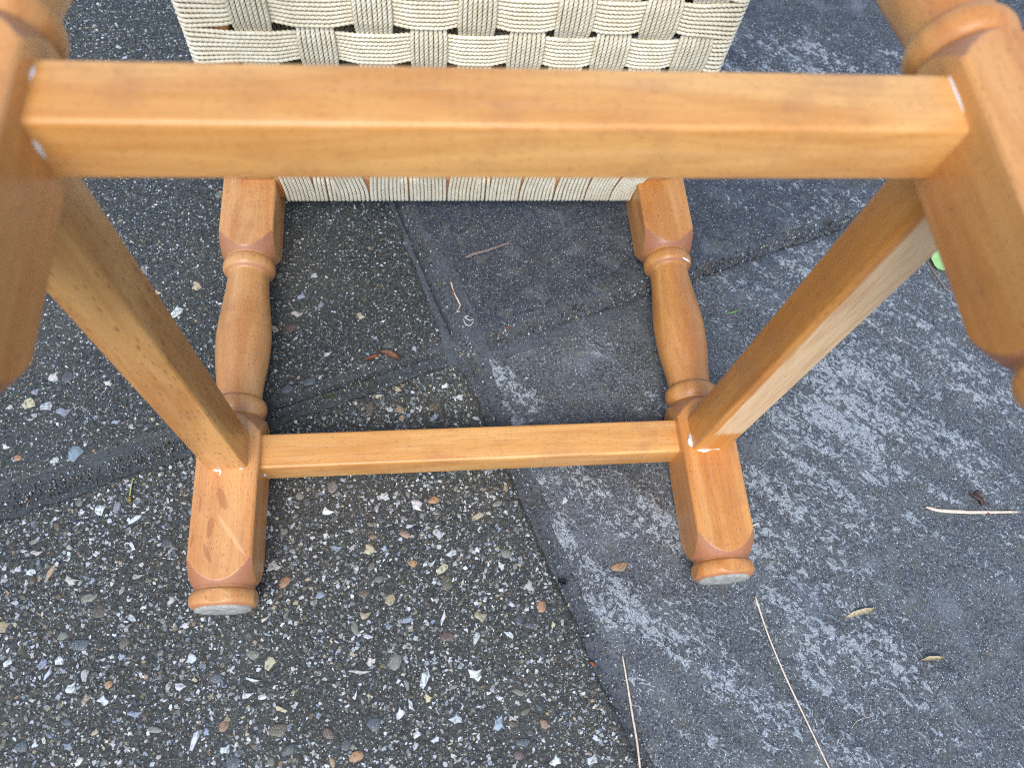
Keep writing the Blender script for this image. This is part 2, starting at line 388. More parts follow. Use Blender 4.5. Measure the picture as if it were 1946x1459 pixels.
SLABS = {}
def slab(key, corner, ang, su, sv, ext, dense, step, mat, relief, top=0.0, rnd=.0022, wob=.0026, seed=0):
    """one paving slab; its near corner at CORNER, growing along su*u and sv*v"""
    c, s = math.cos(ang), math.sin(ang)
    U = axis(ext[0], dense[0], step, 16); Vv = axis(ext[1], dense[1], step, 16)
    u, v = np.meshgrid(U, Vv, indexing='ij')
    wu = (fbm(v * 90, v * 0 + seed, seed, 4) - .5) * 2 * wob * np.exp(-u / .012)
    wv = (fbm(u * 90, u * 0 + seed + 9, seed + 5, 4) - .5) * 2 * wob * np.exp(-v / .012)
    # a worn corner
    rc = np.exp(-(u + v) / .006) * .0025
    lu = su * (u + wu + rc); lv = sv * (v + wv + rc)
    d = np.minimum(u, v) + 1e-9
    ed = np.where(d < .005, (1 - np.sqrt(np.clip(1 - (1 - d / .005) ** 2, 0, 1))), 0) * rnd
    x = corner[0] + c * lu - s * lv; y = corner[1] + s * lu + c * lv
    z = top + relief(x, y) - ed
    n0, n1 = u.shape
    V = np.stack([x - corner[0], y - corner[1], z], -1).reshape(-1, 3)
    F = [grid_faces(n0, n1)]
    if su * sv < 0: F[0] = F[0][:, ::-1]
    # sides down to the bed
    border = np.concatenate([np.arange(n1), np.arange(1, n0) * n1 + n1 - 1, (n0 - 1) * n1 + np.arange(n1 - 2, -1, -1), np.arange(n0 - 2, 0, -1) * n1])
    k = len(V); low = V[border].copy(); low[:, 2] = -.022
    V = np.vstack([V, low]); m = len(border); j = np.arange(m); jn = (j + 1) % m
    side = np.stack([border[j], border[jn], k + jn, k + j], -1)
    if su * sv < 0: side = side[:, ::-1]
    F.append(side)
    F = [f[:, ::-1] if False else f for f in F]
    lf = np.concatenate([relief_riven(x, y, lift=True).ravel(), np.zeros(len(low))])
    o = add('paving_slab', mesh_np('paving_slab', V, [np.vstack(F)], attr={'lift': lf}), mat, patio, (corner[0], corner[1], 0))
    def inv(x, y):
        dx, dy = x - corner[0], y - corner[1]
        return su * (c * dx + s * dy), sv * (-s * dx + c * dy)
    SLABS[key] = dict(o=o, corner=corner, inv=inv, h=lambda x, y: top + relief(x, y))
    return o

s_ = slab('TL', (-.0135, .2210), R(17.6), -1, 1, (.80, .80), (.42, .36), .003, AGG_FINE, lambda x, y: relief_agg(x, y, .0006), top=.0004, seed=1)
s_['label'] = 'dark slab of fine exposed aggregate behind the left ground leg'
s_ = slab('BL', (-.0060, .2095), R(19.3), -1, -1, (.80, .80), (.40, .36), .003, AGG_COARSE, lambda x, y: relief_agg(x, y, .0008), top=.0005, seed=2)
s_['label'] = 'slab of coarse exposed flint aggregate under the left foot'
gx, gy = np.meshgrid(np.linspace(.132, .165, 12), np.linspace(.05, .16, 30))
TOP_BR = -float(np.percentile(relief_riven(gx, gy, 1.0), 97))
gx, gy = np.meshgrid(np.linspace(.132, .165, 12), np.linspace(.285, .36, 20))
TOP_TR = -float(np.percentile(relief_riven(gx, gy, .45), 97))
print('slab tops', TOP_BR, TOP_TR)
s_ = slab('BR', (.0085, .2205), R(17.6), 1, -1, (.80, .80), (.48, .34), .0025, RIVEN, lambda x, y: relief_riven(x, y, 1.0), top=TOP_BR, seed=3)
s_['label'] = 'riven dark stone slab with pale lichen streaks under the right foot'
s_ = slab('TR', (.0050, .2280), R(19.2), 1, 1, (.80, .80), (.66, .36), .003, SMOOTH, lambda x, y: relief_riven(x, y, .45), top=TOP_TR, rnd=.0014, seed=4)
s_['label'] = 'smooth dark stone slab below the woven seat'

# the plain slabs round about, outside the photograph's frame
def far_slab(cx, cy, mat):
    n = 9; g = np.linspace(-.39, .39, n); x, y = np.meshgrid(g, g, indexing='ij')
    X = EU[0] * x + EV[0] * y; Y = EU[1] * x + EV[1] * y
    z = relief_agg(X + cx, Y + cy, .001)
    V = np.stack([X, Y, z], -1).reshape(-1, 3); F = grid_faces(n, n)
    b = np.concatenate([np.arange(n), np.arange(1, n) * n + n - 1, (n - 1) * n + np.arange(n - 2, -1, -1), np.arange(n - 2, 0, -1) * n])
    k = len(V); low = V[b].copy(); low[:, 2] = -.022; V = np.vstack([V, low]); j = np.arange(len(b)); jn = (j + 1) % len(b)
    return add('paving_slab', mesh_np('paving_slab', V, [np.vstack([F, np.stack([b[j], b[jn], k + jn, k + j], -1)])], False), mat, patio, (cx, cy, 0))
J0 = np.array([0.0, .218])
for i in range(-2, 2):
    for j in range(-2, 2):
        if i in (-1, 0) and j in (-1, 0): continue
        c_ = J0 + EU * (.415 + i * .815 + (.0 if i > -1 else -.0)) + EV * (.415 + j * .815)
        far_slab(c_[0] , c_[1], [AGG_COARSE, AGG_FINE, RIVEN, SMOOTH][(i * 3 + j) % 4])

bx = 2.2; g = np.linspace(-bx, bx, 45); X, Y = np.meshgrid(g, g, indexing='ij')
bed = np.stack([X, Y + .2, -.012 + .0012 * vnoise(X * 30, Y * 30, 2)], -1).reshape(-1, 3)
add('mortar_bed', mesh_np('mortar_bed', bed, [grid_faces(45, 45)]), MORTAR, patio)

def joint(orig, du, dv, L, half, base, groove, pits, seed):
    """pointing: a strip of mortar between the slabs, hollowed by the trowel"""
    s = np.arange(-L, L, .0016); t = np.linspace(-half, half, 33)
    S, T = np.meshgrid(s, t, indexing='ij')
    x = orig[0] + du[0] * S + dv[0] * T; y = orig[1] + du[1] * S + dv[1] * T
    z = base - .0011 * np.exp(-(T / .005) ** 2) + .0009 * (fbm(x * 120, y * 120, seed, 3) - .5) + .0012 * (fbm(x * 22, y * 22, seed + 3, 2) - .5)
    z = z + groove(S, T)
    if du[1] > .5: z = z - .0020 * np.clip((-.01 - S) / .03, 0, 1)
    for px, py, pr, pd in pits:
        r = np.hypot(x - px, y - py) / pr
        z = z - pd * np.clip(1 - r ** 3, 0, 1)
    V = np.stack([x - orig[0], y - orig[1], z], -1).reshape(-1, 3); F = grid_faces(len(s), len(t))
    if du[0] * dv[1] - du[1] * dv[0] < 0: F = F[:, ::-1]
    return add('mortar_joint', mesh_np('mortar_joint', V, [F]), MORTAR, patio, (orig[0], orig[1], 0))
def groove_v(S, T):
    n = .002 * (fbm(S * 40, S * 0, 31, 2) - .5)
    up = np.clip((S - .008) / .01, 0, 1) * np.clip((.22 - S) / .04, 0, 1)
    return -up * .0045 * np.exp(-((T + .0052 + n) / .0011) ** 2) - np.clip((-.004 - S) / .01, 0, 1) * .0016 * np.exp(-((T + .0058 + n) / .0012) ** 2)
def groove_h(S, T):
    n = .002 * (fbm(S * 40, S * 0, 37, 2) - .5)
    lf = np.clip((-.012 - S) / .01, 0, 1); gap = np.clip((fbm(S * 24, S * 0, 5, 2) - .38) * 6, 0, 1)
    rt = np.clip((S - .05) / .02, 0, 1)
    return -lf * gap * .004 * np.exp(-((T - .0046 + n) / .0011) ** 2) - rt * .0028 * np.exp(-((T + .0036 + n) / .0010) ** 2)
VD = np.array([-math.sin(R(18.4)), math.cos(R(18.4))]); VN = np.array([math.cos(R(18.4)), math.sin(R(18.4))])
HD = np.array([math.cos(R(18.9)), math.sin(R(18.9))]); HN = np.array([-math.sin(R(18.9)), math.cos(R(18.9))])
joint((-.0012, .2185), VD, VN, .42, .016, -.0009, groove_v, [(.0524, .0568, .0030, .009), (.0571, .0411, .0013, .003)], 41)
joint((-.0012, .2182), HD, HN, .62, .015, -.0014, groove_h, [(.2953, .3256, .0035, .006), (.2805, .3196, .003, .005), (.0822, .2510, .003, .005)], 47)

# ---------------------------------------------------------------- stones in the slabs
def pebble_mesh(n, rough, seed):
    r = np.random.default_rng(seed); th = np.sort((np.arange(n) + .7 * (r.random(n) - .5)) / n * 2 * np.pi)
    rad = 1 + rough * (r.random(n) - .6) * 1.6
    ring = np.stack([np.cos(th) * rad, np.sin(th) * rad], -1); ring /= np.abs(ring).max()
    tilt = (r.random(2) - .5) * .5
    lev = [(1.0, -1.0), (.97, .15), (.82, .75), (.5, 1.0)]
    V = []
    for k, z in lev:
        q = ring * k; V.append(np.column_stack([q, np.full(n, z) + (q @ tilt if z > 0 else 0) + (0.12 * (r.random(n) - .5) if z > .5 else 0)]))
    V.append(np.array([[0, 0, 1.05]])); V = np.vstack(V)
    F4 = grid_faces(4, n, True); j = np.arange(n)
    F3 = np.stack([3 * n + j, 3 * n + (j + 1) % n, np.full(n, 4 * n)], -1)
    return mesh_np('pebble', V, [F4, F3], False)
SHAPES = [pebble_mesh(random.choice((7, 8, 9, 11)), .55 if i < 8 else .16, 100 + i) for i in range(14)]
for i, m in enumerate(SHAPES):
    m.materials.append(PEBBLE)
    if i >= 8: m.polygons.foreach_set('use_smooth', [True] * len(m.polygons))
KEYS = dict(w=(212, 217, 219), b=(146, 160, 174), c=(190, 186, 178), t=(170, 146, 112), y=(194, 184, 146), o=(166, 124, 82), s=(68, 78, 88), k=(88, 78, 60), g=(118, 120, 108), r=(90, 64, 56))
def shade(key, r):
    c = np.array(KEYS[key]) * (.86 + .22 * r.random()) + (r.random(3) - .5) * 10
    return lin(*np.clip(c, 10, 245), .92)

def which(x, y):
    for k in ('TL', 'BL', 'BR', 'TR'):
        u, v = SLABS[k]['inv'](x, y)
        if u > .004 and v > .004: return k
    return None
PLACED = []
def pebble(x, y, a, b, ang, key, r, angular=None):
    k = which(x, y)
    if k is None: return
    S = SLABS[k]
    angular = (key in 'wcby') if angular is None else angular
    me = SHAPES[r.integers(0, 8) if angular else r.integers(8, 14)]
    hgt = (.0003 + .00012 * min(a * 1000, 5))
    o = add('pebble', me, None, S['o'], (x - S['corner'][0], y - S['corner'][1], float(S['h'](x, y)) + .0001), (0, 0, R(ang)))
    o.scale = (a * 1.18, b * 1.18, hgt); o.color = shade(key, r)
    PLACED.append((x, y, max(a, b)))

HAND = [(-94.5,105.9,4.6,4.0,-3,'w'),(-209.2,107.3,4.1,2.1,31,'w'),(-272.0,80.8,2.5,2.0,19,'w'),(-264.9,78.6,2.4,2.2,-3,'w'),(-253.4,78.0,4.4,1.5,62,'t'),(-261.4,83.6,2.7,1.2,90,'b'),(-241.4,72.1,5.5,2.7,-13,'c'),(-204.4,72.1,4.3,2.6,13,'c'),(-182.5,57.1,2.8,2.1,35,'w'),(-231.0,35.4,5.3,3.3,7,'s'),(-222.9,53.5,4.3,3.9,42,'k'),(-118.1,64.0,3.7,2.6,34,'o'),(-97.3,55.4,3.9,2.2,17,'b'),(-124.8,74.2,3.8,3.6,62,'c'),(-176.7,47.1,2.5,2.3,-4,'b'),(-134.0,23.9,3.8,2.6,-13,'g'),(-124.9,18.4,3.9,3.1,61,'y'),(-153.7,12.4,3.8,2.9,6,'s'),(-133.5,10.1,6.6,1.1,-11,'w'),(-136.4,1.7,4.2,2.9,16,'w'),(-127.4,0.5,2.3,2.1,-4,'w'),(-232.1,12.5,3.6,3.0,23,'w'),(-212.3,13.1,2.3,2.1,65,'o'),(-207.4,27.6,2.4,2.0,76,'b'),(-212.6,27.9,1.9,1.7,53,'w'),(-206.6,35.0,3.4,2.5,65,'k'),(-249.1,26.4,2.9,3.0,42,'b'),(-268.3,28.2,3.2,2.2,68,'w'),(-245.6,20.6,4.7,1.4,72,'w'),(-196.8,-3.3,4.6,2.0,6,'b'),(-184.3,-12.3,4.1,1.6,-13,'g'),(-163.2,-19.6,5.4,1.8,73,'w'),(-156.8,-15.6,2.5,1.6,-56,'b'),(-118.0,-17.4,5.0,3.6,10,'k'),(-90.2,-21.4,3.7,2.4,-40,'k'),(-147.7,-13.1,2.9,2.6,26,'o'),(-229.0,-17.3,3.2,2.9,28,'b'),(-253.2,-15.5,3.3,2.9,-4,'s'),(-141.0,-32.1,4.0,3.3,15,'s'),(-222.1,-25.1,2.4,2.2,39,'w'),(-38.6,106.2,4.6,2.7,-33,'w'),(-42.8,94.2,4.3,2.2,18,'w'),(0.9,98.5,4.2,2.7,17,'y'),(-25.2,88.6,4.3,3.7,-3,'w'),(-68.3,81.3,4.4,3.3,18,'y'),(-45.6,89.4,3.7,2.1,-23,'t'),(-41.3,71.1,2.9,2.3,-3,'o'),(-29.4,69.8,3.5,2.0,48,'w'),(-22.7,66.8,4.0,3.2,27,'y'),(-16.7,76.3,4.6,3.0,63,'w'),(13.7,66.4,3.1,2.8,-3,'w'),(17.2,74.1,4.5,2.8,-23,'g'),(-61.9,62.7,3.5,2.2,7,'g'),(-71.1,54.7,3.7,2.4,7,'k'),(-70.4,41.2,4.2,3.8,27,'y'),(-44.8,37.5,3.1,2.4,6,'b'),(-56.1,34.5,2.8,1.7,-4,'b'),(-23.7,37.1,5.5,1.4,78,'w'),(-1.5,36.9,4.3,3.7,6,'y'),(36.6,40.5,3.2,2.9,54,'o'),(-4.7,24.6,3.8,2.0,66,'w'),(15.4,25.8,4.2,1.5,-37,'w'),(-21.6,26.6,4.1,2.6,6,'r'),(-52.6,14.4,4.4,3.8,47,'g'),(-74.4,10.4,7.0,1.4,-4,'c'),(-35.3,4.0,4.9,3.1,62,'w'),(-5.8,4.3,5.5,4.0,15,'w'),(-34.1,-6.4,3.8,2.5,-22,'y'),(-44.1,-9.3,3.9,1.6,-60,'w'),(19.0,-7.2,4.0,1.7,-18,'g'),(-50.2,-13.6,3.9,2.3,62,'w'),(6.1,-23.3,5.1,4.0,-61,'b'),(14.0,-23.8,2.3,1.8,-4,'r'),(32.4,-25.2,3.0,2.2,-52,'o'),(37.3,-44.7,4.7,3.0,62,'w'),(58.2,-46.1,3.9,3.1,51,'w'),(19.4,-33.9,4.1,2.2,5,'s'),(-74.6,-34.0,4.0,2.7,5,'o'),(-80.5,-27.7,2.9,2.7,80,'s'),(-40.9,-25.0,2.9,1.9,45,'w'),(-30.3,-28.5,3.7,1.9,55,'w'),(16.7,-40.5,2.9,2.3,-4,'r'),(-251.4,151.1,5.3,4.2,69,'b'),(-262.7,179.7,5.1,3.6,10,'b'),(-284.6,186.7,3.9,3.9,35,'y'),(-273.4,184.5,3.9,3.1,10,'w'),(-272.2,204.9,3.9,3.4,23,'c'),(-263.4,204.6,3.5,3.5,10,'s'),(-281.5,194.7,3.1,2.3,-2,'b'),(-237.1,199.3,3.3,2.6,35,'c'),(-229.2,171.6,3.3,1.9,21,'b'),(-292.8,157.0,2.8,2.5,-2,'w'),(-284.1,149.7,2.3,1.8,-2,'o'),(-262.4,147.4,2.8,2.2,21,'w'),(-249.9,120.2,5.0,3.2,-13,'c'),(-220.7,115.4,3.5,2.9,67,'b'),(-287.8,136.3,2.1,2.2,34,'w'),(-198.9,251.7,4.3,4.2,36,'w'),(-214.1,267.1,3.0,3.0,-1,'y'),(-188.5,272.6,4.0,3.7,24,'y'),(-101.9,255.6,4.4,1.9,74,'b'),(-115.9,262.3,3.5,2.7,66,'b'),(-119.0,248.7,4.7,2.7,-1,'c'),(-133.1,237.4,3.4,2.2,-53,'y'),(-96.6,216.1,3.8,2.6,33,'w'),(-107.5,196.3,4.4,2.7,32,'s'),(-122.5,191.0,4.3,2.7,21,'s'),(-122.8,237.2,3.2,2.9,-1,'r'),(-57.8,114.4,3.5,2.9,39,'w'),(-38.6,108.3,4.2,3.6,49,'w'),(-26.8,110.5,3.9,2.4,8,'o'),(-48.9,188.5,3.1,1.9,-34,'y'),(-17.2,189.9,2.9,2.2,51,'w'),(-7.1,181.7,3.0,2.3,-2,'w'),(-54.4,174.1,3.0,2.8,41,'w'),(-24.8,174.9,4.5,2.5,20,'k'),(-74.7,246.1,3.4,2.7,-24,'y'),(3.2,165.5,2.5,1.7,-24,'w'),(53.8,233.8,3.2,2.4,-67,'b'),(40.0,195.2,1.7,1.4,-2,'w'),(58.5,106.8,2.9,1.4,65,'w'),(88.8,61.9,5.5,2.8,11,'o'),(-65.8,88.8,2.1,1.6,-3,'o'),(-119.8,94.9,2.3,1.7,18,'g'),(-207.0,58.8,2.2,2.0,30,'w'),(-185.9,28.2,2.3,1.6,40,'g'),(-252.0,7.6,2.0,1.4,6,'w'),(-216.3,-11.0,2.7,1.5,40,'y'),(-181.7,2.7,2.5,1.1,6,'w')]
for x, y, a, b, ang, key in HAND:
    pebble(x / 1000, y / 1000, a / 1000, b / 1000, ang, key, rng)
MIX = {'BL': 'wwwwwwwwbbbcccgggsssskty', 'TL': 'wwwwwbbbccgggsssskty'}
def in_view(x, y):
    return -.075 < y < .56 and -.30 - .13 * (y + .03) < x < .34 + .4 * (y + .05)
def scatter_big(key, n, a0, a1, seed, xr, yr):
    r = np.random.default_rng(seed); k = 0; tries = 0
    while k < n and tries < 20000:
        tries += 1
        x = xr[0] + (xr[1] - xr[0]) * r.random(); y = yr[0] + (yr[1] - yr[0]) * r.random()
        if which(x, y) != key or not in_view(x, y): continue
        a = a0 + (a1 - a0) * r.random() ** 2.2
        if any((x - p[0]) ** 2 + (y - p[1]) ** 2 < (a + p[2]) ** 2 * .9 for p in PLACED): continue
        pebble(x, y, a, a * (.45 + .5 * r.random()), r.random() * 180, r.choice(list(MIX[key])), r); k += 1
scatter_big('BL', 200, .0019, .0044, 5, (-.32, .09), (-.09, .21))
scatter_big('TL', 95, .0015, .0032, 6, (-.37, 0), (.10, .56))

def grit(key, n, a0, a1, power, mixkeys, seed, xr, yr, name='aggregate'):
    """the small stones: too many to count, one mesh per slab"""
    r = np.random.default_rng(seed)
    x = xr[0] + (xr[1] - xr[0]) * r.random(n * 3); y = yr[0] + (yr[1] - yr[0]) * r.random(n * 3)
    S = SLABS[key]; u, v = S['inv'](x, y)
    dens = fbm(x * 30, y * 30, seed, 2)
    ok = (u > .0028) & (v > .0028) & (r.random(n * 3) < .35 + .9 * dens)
    for px, py, pa in PLACED:
        if key == which(px, py): ok &= (x - px) ** 2 + (y - py) ** 2 > (pa * .9) ** 2
    x, y = x[ok][:n], y[ok][:n]; n = len(x)
    a = a0 + (a1 - a0) * r.random(n) ** power; asp = .35 + .6 * r.random(n); ang = r.random(n) * np.pi
    m = 5; th = (np.arange(m)[None] + .8 * (r.random((n, m)) - .5)) / m * 2 * np.pi
    rad = .7 + .5 * r.random((n, m))
    lx = np.cos(th) * rad * a[:, None]; ly = np.sin(th) * rad * (a * asp)[:, None]
    ca, sa = np.cos(ang)[:, None], np.sin(ang)[:, None]
    px = x[:, None] + ca * lx - sa * ly; py = y[:, None] + sa * lx + ca * ly
    z0 = S['h'](x, y); hh = (.00012 + .12 * a) * (.6 + .8 * r.random(n))
    tx, ty = (r.random((2, n)) - .5) * .3
    top = z0[:, None] + hh[:, None] + (px - x[:, None]) * tx[:, None] + (py - y[:, None]) * ty[:, None]
    ring0 = np.stack([px, py, np.broadcast_to(z0[:, None] - .0003, px.shape)], -1)
    k = .8; ring1 = np.stack([x[:, None] + (px - x[:, None]) * k, y[:, None] + (py - y[:, None]) * k, top], -1)
    ctr = np.stack([x, y, z0 + hh * 1.12], -1)[:, None]
    V = np.concatenate([ring0, ring1, ctr], 1); V[..., 0] -= S['corner'][0]; V[..., 1] -= S['corner'][1]
    b = (np.arange(n) * (2 * m + 1))[:, None]; j = np.arange(m)[None]; jn = (j + 1) % m
    F4 = np.stack([b + j, b + jn, b + m + jn, b + m + j], -1).reshape(-1, 4)
    F3 = np.stack([b + m + j, b + m + jn, np.broadcast_to(b + 2 * m, (n, m))], -1).reshape(-1, 3)
    keys = list(mixkeys); pal = np.array([lin(*KEYS[q])[:3] for q in keys])
    c = pal[r.integers(0, len(keys), n)] * (.24 + .74 * r.random((n, 1)) ** 1.4) * (1 + .08 * (r.random((n, 3)) - .5))
    C = np.concatenate([np.repeat(c[:, None], 2 * m + 1, 1), np.ones((n, 2 * m + 1, 1))], -1).reshape(-1, 4)
    add(name, mesh_np(name, V.reshape(-1, 3), [F4, F3], False, C), GRIT, S['o'], kind='stuff')
grit('BL', 44000, .00032, .0021, 3.0, 'wwwwwwwwbbbccccgggggggsssskkty', 11, (-.36, .12), (-.12, .23))
grit('TL', 42000, .00028, .0016, 3.0, 'wwwwwwwbbbcccggggggssssskkty', 12, (-.42, .02), (.08, .62))
grit('TR', 2600, .0002, .0006, 2.5, 'wwwbbgsky', 13, (-.10, .60), (.22, .64), 'stone_specks')
grit('BR', 3000, .00025, .0008, 2.5, 'wwwbbgskkt', 14, (0, .60), (-.12, .36), 'stone_specks')

def joint_grit(n, seed):
    """loose grit washed onto the pointing"""
    r = np.random.default_rng(seed); parts = []; C = []
    for i in range(n):
        s = (r.random() - .5) * 2; t = r.normal() * .0052
        p = np.array([-.0012, .2185]) + ((VD * s * .34 + VN * t) if i % 3 == 0 else (HD * s * .5 + HN * t)); a = .0002 + .0007 * r.random() ** 3
        th = (np.arange(5) + .6 * r.random(5)) / 5 * 2 * np.pi; q = np.column_stack([p[0] + a * np.cos(th) * (.6 + .6 * r.random(5)), p[1] + a * np.sin(th)])
        z = -.0014; V = np.vstack([np.column_stack([q, np.full(5, z - .0006)]), np.column_stack([p + (q - p) * .8, np.full(5, z + .0003 + a * .4)])])
        parts.append((V, [grid_faces(2, 5, True), np.array([[5, 6, 7], [5, 7, 8], [5, 8, 9]])]))
        c = np.array(lin(*KEYS[r.choice(list('wwbbgggssskkty'))])[:3]) * (.4 + .6 * r.random()); C += [[*c, 1]] * 10
    V, F = join(parts); add('aggregate', mesh_np('aggregate', V, F, False, C), GRIT, patio, kind='stuff')
joint_grit(9000, 77)

# ---------------------------------------------------------------- the stool, lying on its side
SX, SZ, W = .29631, .28941, .036
YST, BY, BZ = .13811, .0220, .0228
stool = bpy.data.objects.new('stool', None); col.objects.link(stool)
stool['label'] = 'beech stool with woven cord seat lying on its side on dark paving'
stool['category'] = 'stool'

PROF = [(.0480, .0163), (.0487, .0176), (.0500, .0186), (.0520, .0191), (.0545, .0190), (.0565, .0182), (.0580, .0168), (.0590, .0164),
        (.0598, .0168), (.0615, .0182), (.0640, .0199), (.0670, .0217), (.0700, .0232), (.0735, .0246), (.0790, .0262),
        (.1440, .0262), (.1490, .0246), (.1520, .0233), (.1550, .0216), (.1580, .0198), (.1605, .0181), (.1625, .0163), (.1634, .0152),
        (.1642, .0157), (.1655, .0166), (.1675, .0173), (.1700, .0176), (.1722, .0173), (.1740, .0164), (.1752, .0151), (.1760, .0141),
        (.1775, .0139), (.1860, .0144), (.1950, .0157), (.2030, .0167), (.2120, .0173), (.2220, .0175), (.2320, .0168), (.2430, .0155), (.2550, .0142), (.2640, .0136), (.2675, .0136),
        (.2683, .0142), (.2693, .0156), (.2708, .0168), (.2730, .0173), (.2755, .0173), (.2775, .0166), (.2789, .0155), (.2797, .0152),
        (.2805, .0165), (.2825, .0182), (.2850, .0198), (.2880, .0216), (.2910, .0232), (.2940, .0246), (.2990, .0262), (.366, .0262)]
def leg_mesh():
    P = np.array(PROF); dist = np.concatenate([[0], np.cumsum(np.hypot(*np.diff(P, axis=0).T))])
    ys = [P[0, 0]]
    for (y0, r0), (y1, r1) in zip(P[:-1], P[1:]):
        flat = r0 > .0255 and r1 > .0255
        m = 3 if flat else max(1, int(math.ceil(math.hypot(y1 - y0, r1 - r0) / (.0006 if (max(r0, r1) > .0178) else .0011))))
        ys += list(y0 + (y1 - y0) * np.arange(1, m + 1) / m)
    ys = np.array(ys)
    # smooth monotone-ish radius curve (Catmull-Rom through the turning profile)
    rr = np.interp(ys, P[:, 0], P[:, 1])
    for _ in range(2):
        q = rr.copy(); q[1:-1] = .25 * rr[:-2] + .5 * rr[1:-1] + .25 * rr[2:]; rr = q
    n = 144; th = np.arange(n) / n * 2 * np.pi; h = W / 2; rc = .0022
    ax, ay = np.abs(np.cos(th)), np.abs(np.sin(th))
    sq = np.minimum(h / np.maximum(ax, 1e-9), h / np.maximum(ay, 1e-9))
    # rounded corners: ray against the corner arc
    cc = h - rc; pr = ax * cc + ay * cc; disc = pr ** 2 - (2 * cc * cc - rc * rc)
    arc = pr + np.sqrt(np.maximum(disc, 0)); corner = (np.minimum(sq * ax, sq * ay) > cc); sq = np.where(corner, arc, sq)
    RAD = np.minimum(rr[:, None], sq[None, :])
    turned = np.zeros_like(RAD)
    blk = ((ys > .0585) & (ys < .1628)) | (ys > .280)
    d = np.abs(np.gradient(rr, ys))
    turned[blk] = (rr[blk][:, None] < sq[None, :] - 1e-6).astype(float)
    turned[~blk] = np.clip((d[~blk] - .45) / .8, 0, 1)[:, None] * .7
    X = np.broadcast_to(ys[:, None], RAD.shape)
    V = np.stack([X, RAD * np.cos(th), RAD * np.sin(th)], -1).reshape(-1, 3)
    F = [grid_faces(len(ys), n, True)[:, ::-1]]
    k = len(V); V = np.vstack([V, [[ys[0], 0, 0], [ys[-1], 0, 0]]]); j = np.arange(n); m = (len(ys) - 1) * n
    F.append(np.stack([np.full(n, k), j, (j + 1) % n], -1)[:, ::-1]); F.append(np.stack([np.full(n, k + 1), m + j, m + (j + 1) % n], -1))
    me = mesh_np('leg', V, [F[0], np.vstack(F[1:])], True, attr={'turned': np.concatenate([turned.ravel(), [1, 1]])})
    me.set_sharp_from_angle(angle=R(24))
    return me
LEG = leg_mesh(); LEG.materials.append(W_LEG)
def pad_mesh():
    n = 40; prof = [(.0484, .0154), (.0470, .0152), (.0466, .0146), (.0465, .0080), (.0466, .0004)]
    th = np.arange(n) / n * 2 * np.pi
    V = np.concatenate([np.column_stack([np.full(n, y) + .00025 * (rng.random(n) - .5), r * np.cos(th) * (1 + .02 * rng.random(n)), r * np.sin(th)]) for y, r in prof])
    return mesh_np('foot_pad', V, [grid_faces(len(prof), n, True)])
PADM = pad_mesh(); PADM.materials.append(PAD)
for i, (sx, z) in enumerate(((-1, 0), (1, 0), (-1, 1), (1, 1))):
    # local X -> world Y
    roll = R(90) * i
    l = add('leg', LEG, None, stool, (sx * SX / 2, 0, W / 2 + z * SZ)); l.rotation_euler = (roll, 0, R(90))
    if i == 0: l.material_slots[0].link = 'OBJECT'; l.material_slots[0].material = W_SMEAR; l['label'] = 'leg with dark finger smears on its square foot block'
    add('foot_pad', PADM, None, l)

def bar_mesh(L, a, b, rc=.0017):
    bm = bmesh.new(); bmesh.ops.create_cube(bm, size=1)
    for v in bm.verts: v.co = (v.co.x * L, v.co.y * a, v.co.z * b)
    e = [e for e in bm.edges if abs((e.verts[0].co - e.verts[1].co).x) > L * .5]
    bmesh.ops.bevel(bm, geom=e, offset=rc, segments=4, profile=.5, affect='EDGES')
    me = bpy.data.meshes.new('stretcher'); bm.to_mesh(me); bm.free()
    me.polygons.foreach_set('use_smooth', [True] * len(me.polygons)); me.set_sharp_from_angle(angle=R(40))
    return me
gapx = SX - W; gapz = SZ - W
def stretcher(loc, rot, L, mat, label=None):
    o = add('stretcher', bar_mesh(L + .004, BY, BZ), mat, stool, loc, rot)
    if label: o['label'] = label
    return o
ZO = -.0006
stretcher((0, YST, W / 2 + ZO), (0, 0, 0), gapx, W_BAR)
stretcher((0, YST, SZ + W / 2 + ZO), (0, 0, 0), gapx, W_BAR)
stretcher((-SX / 2 + .0006, YST - .002, W + gapz / 2), (0, R(-90), 0), gapz, W_SPOT, 'stretcher dotted with dark brown flecks')
stretcher((SX / 2 + ZO, YST - .002, W + gapz / 2), (0, R(-90), 0), gapz, W_PALE, 'stretcher with a pale unstained strip down its face')

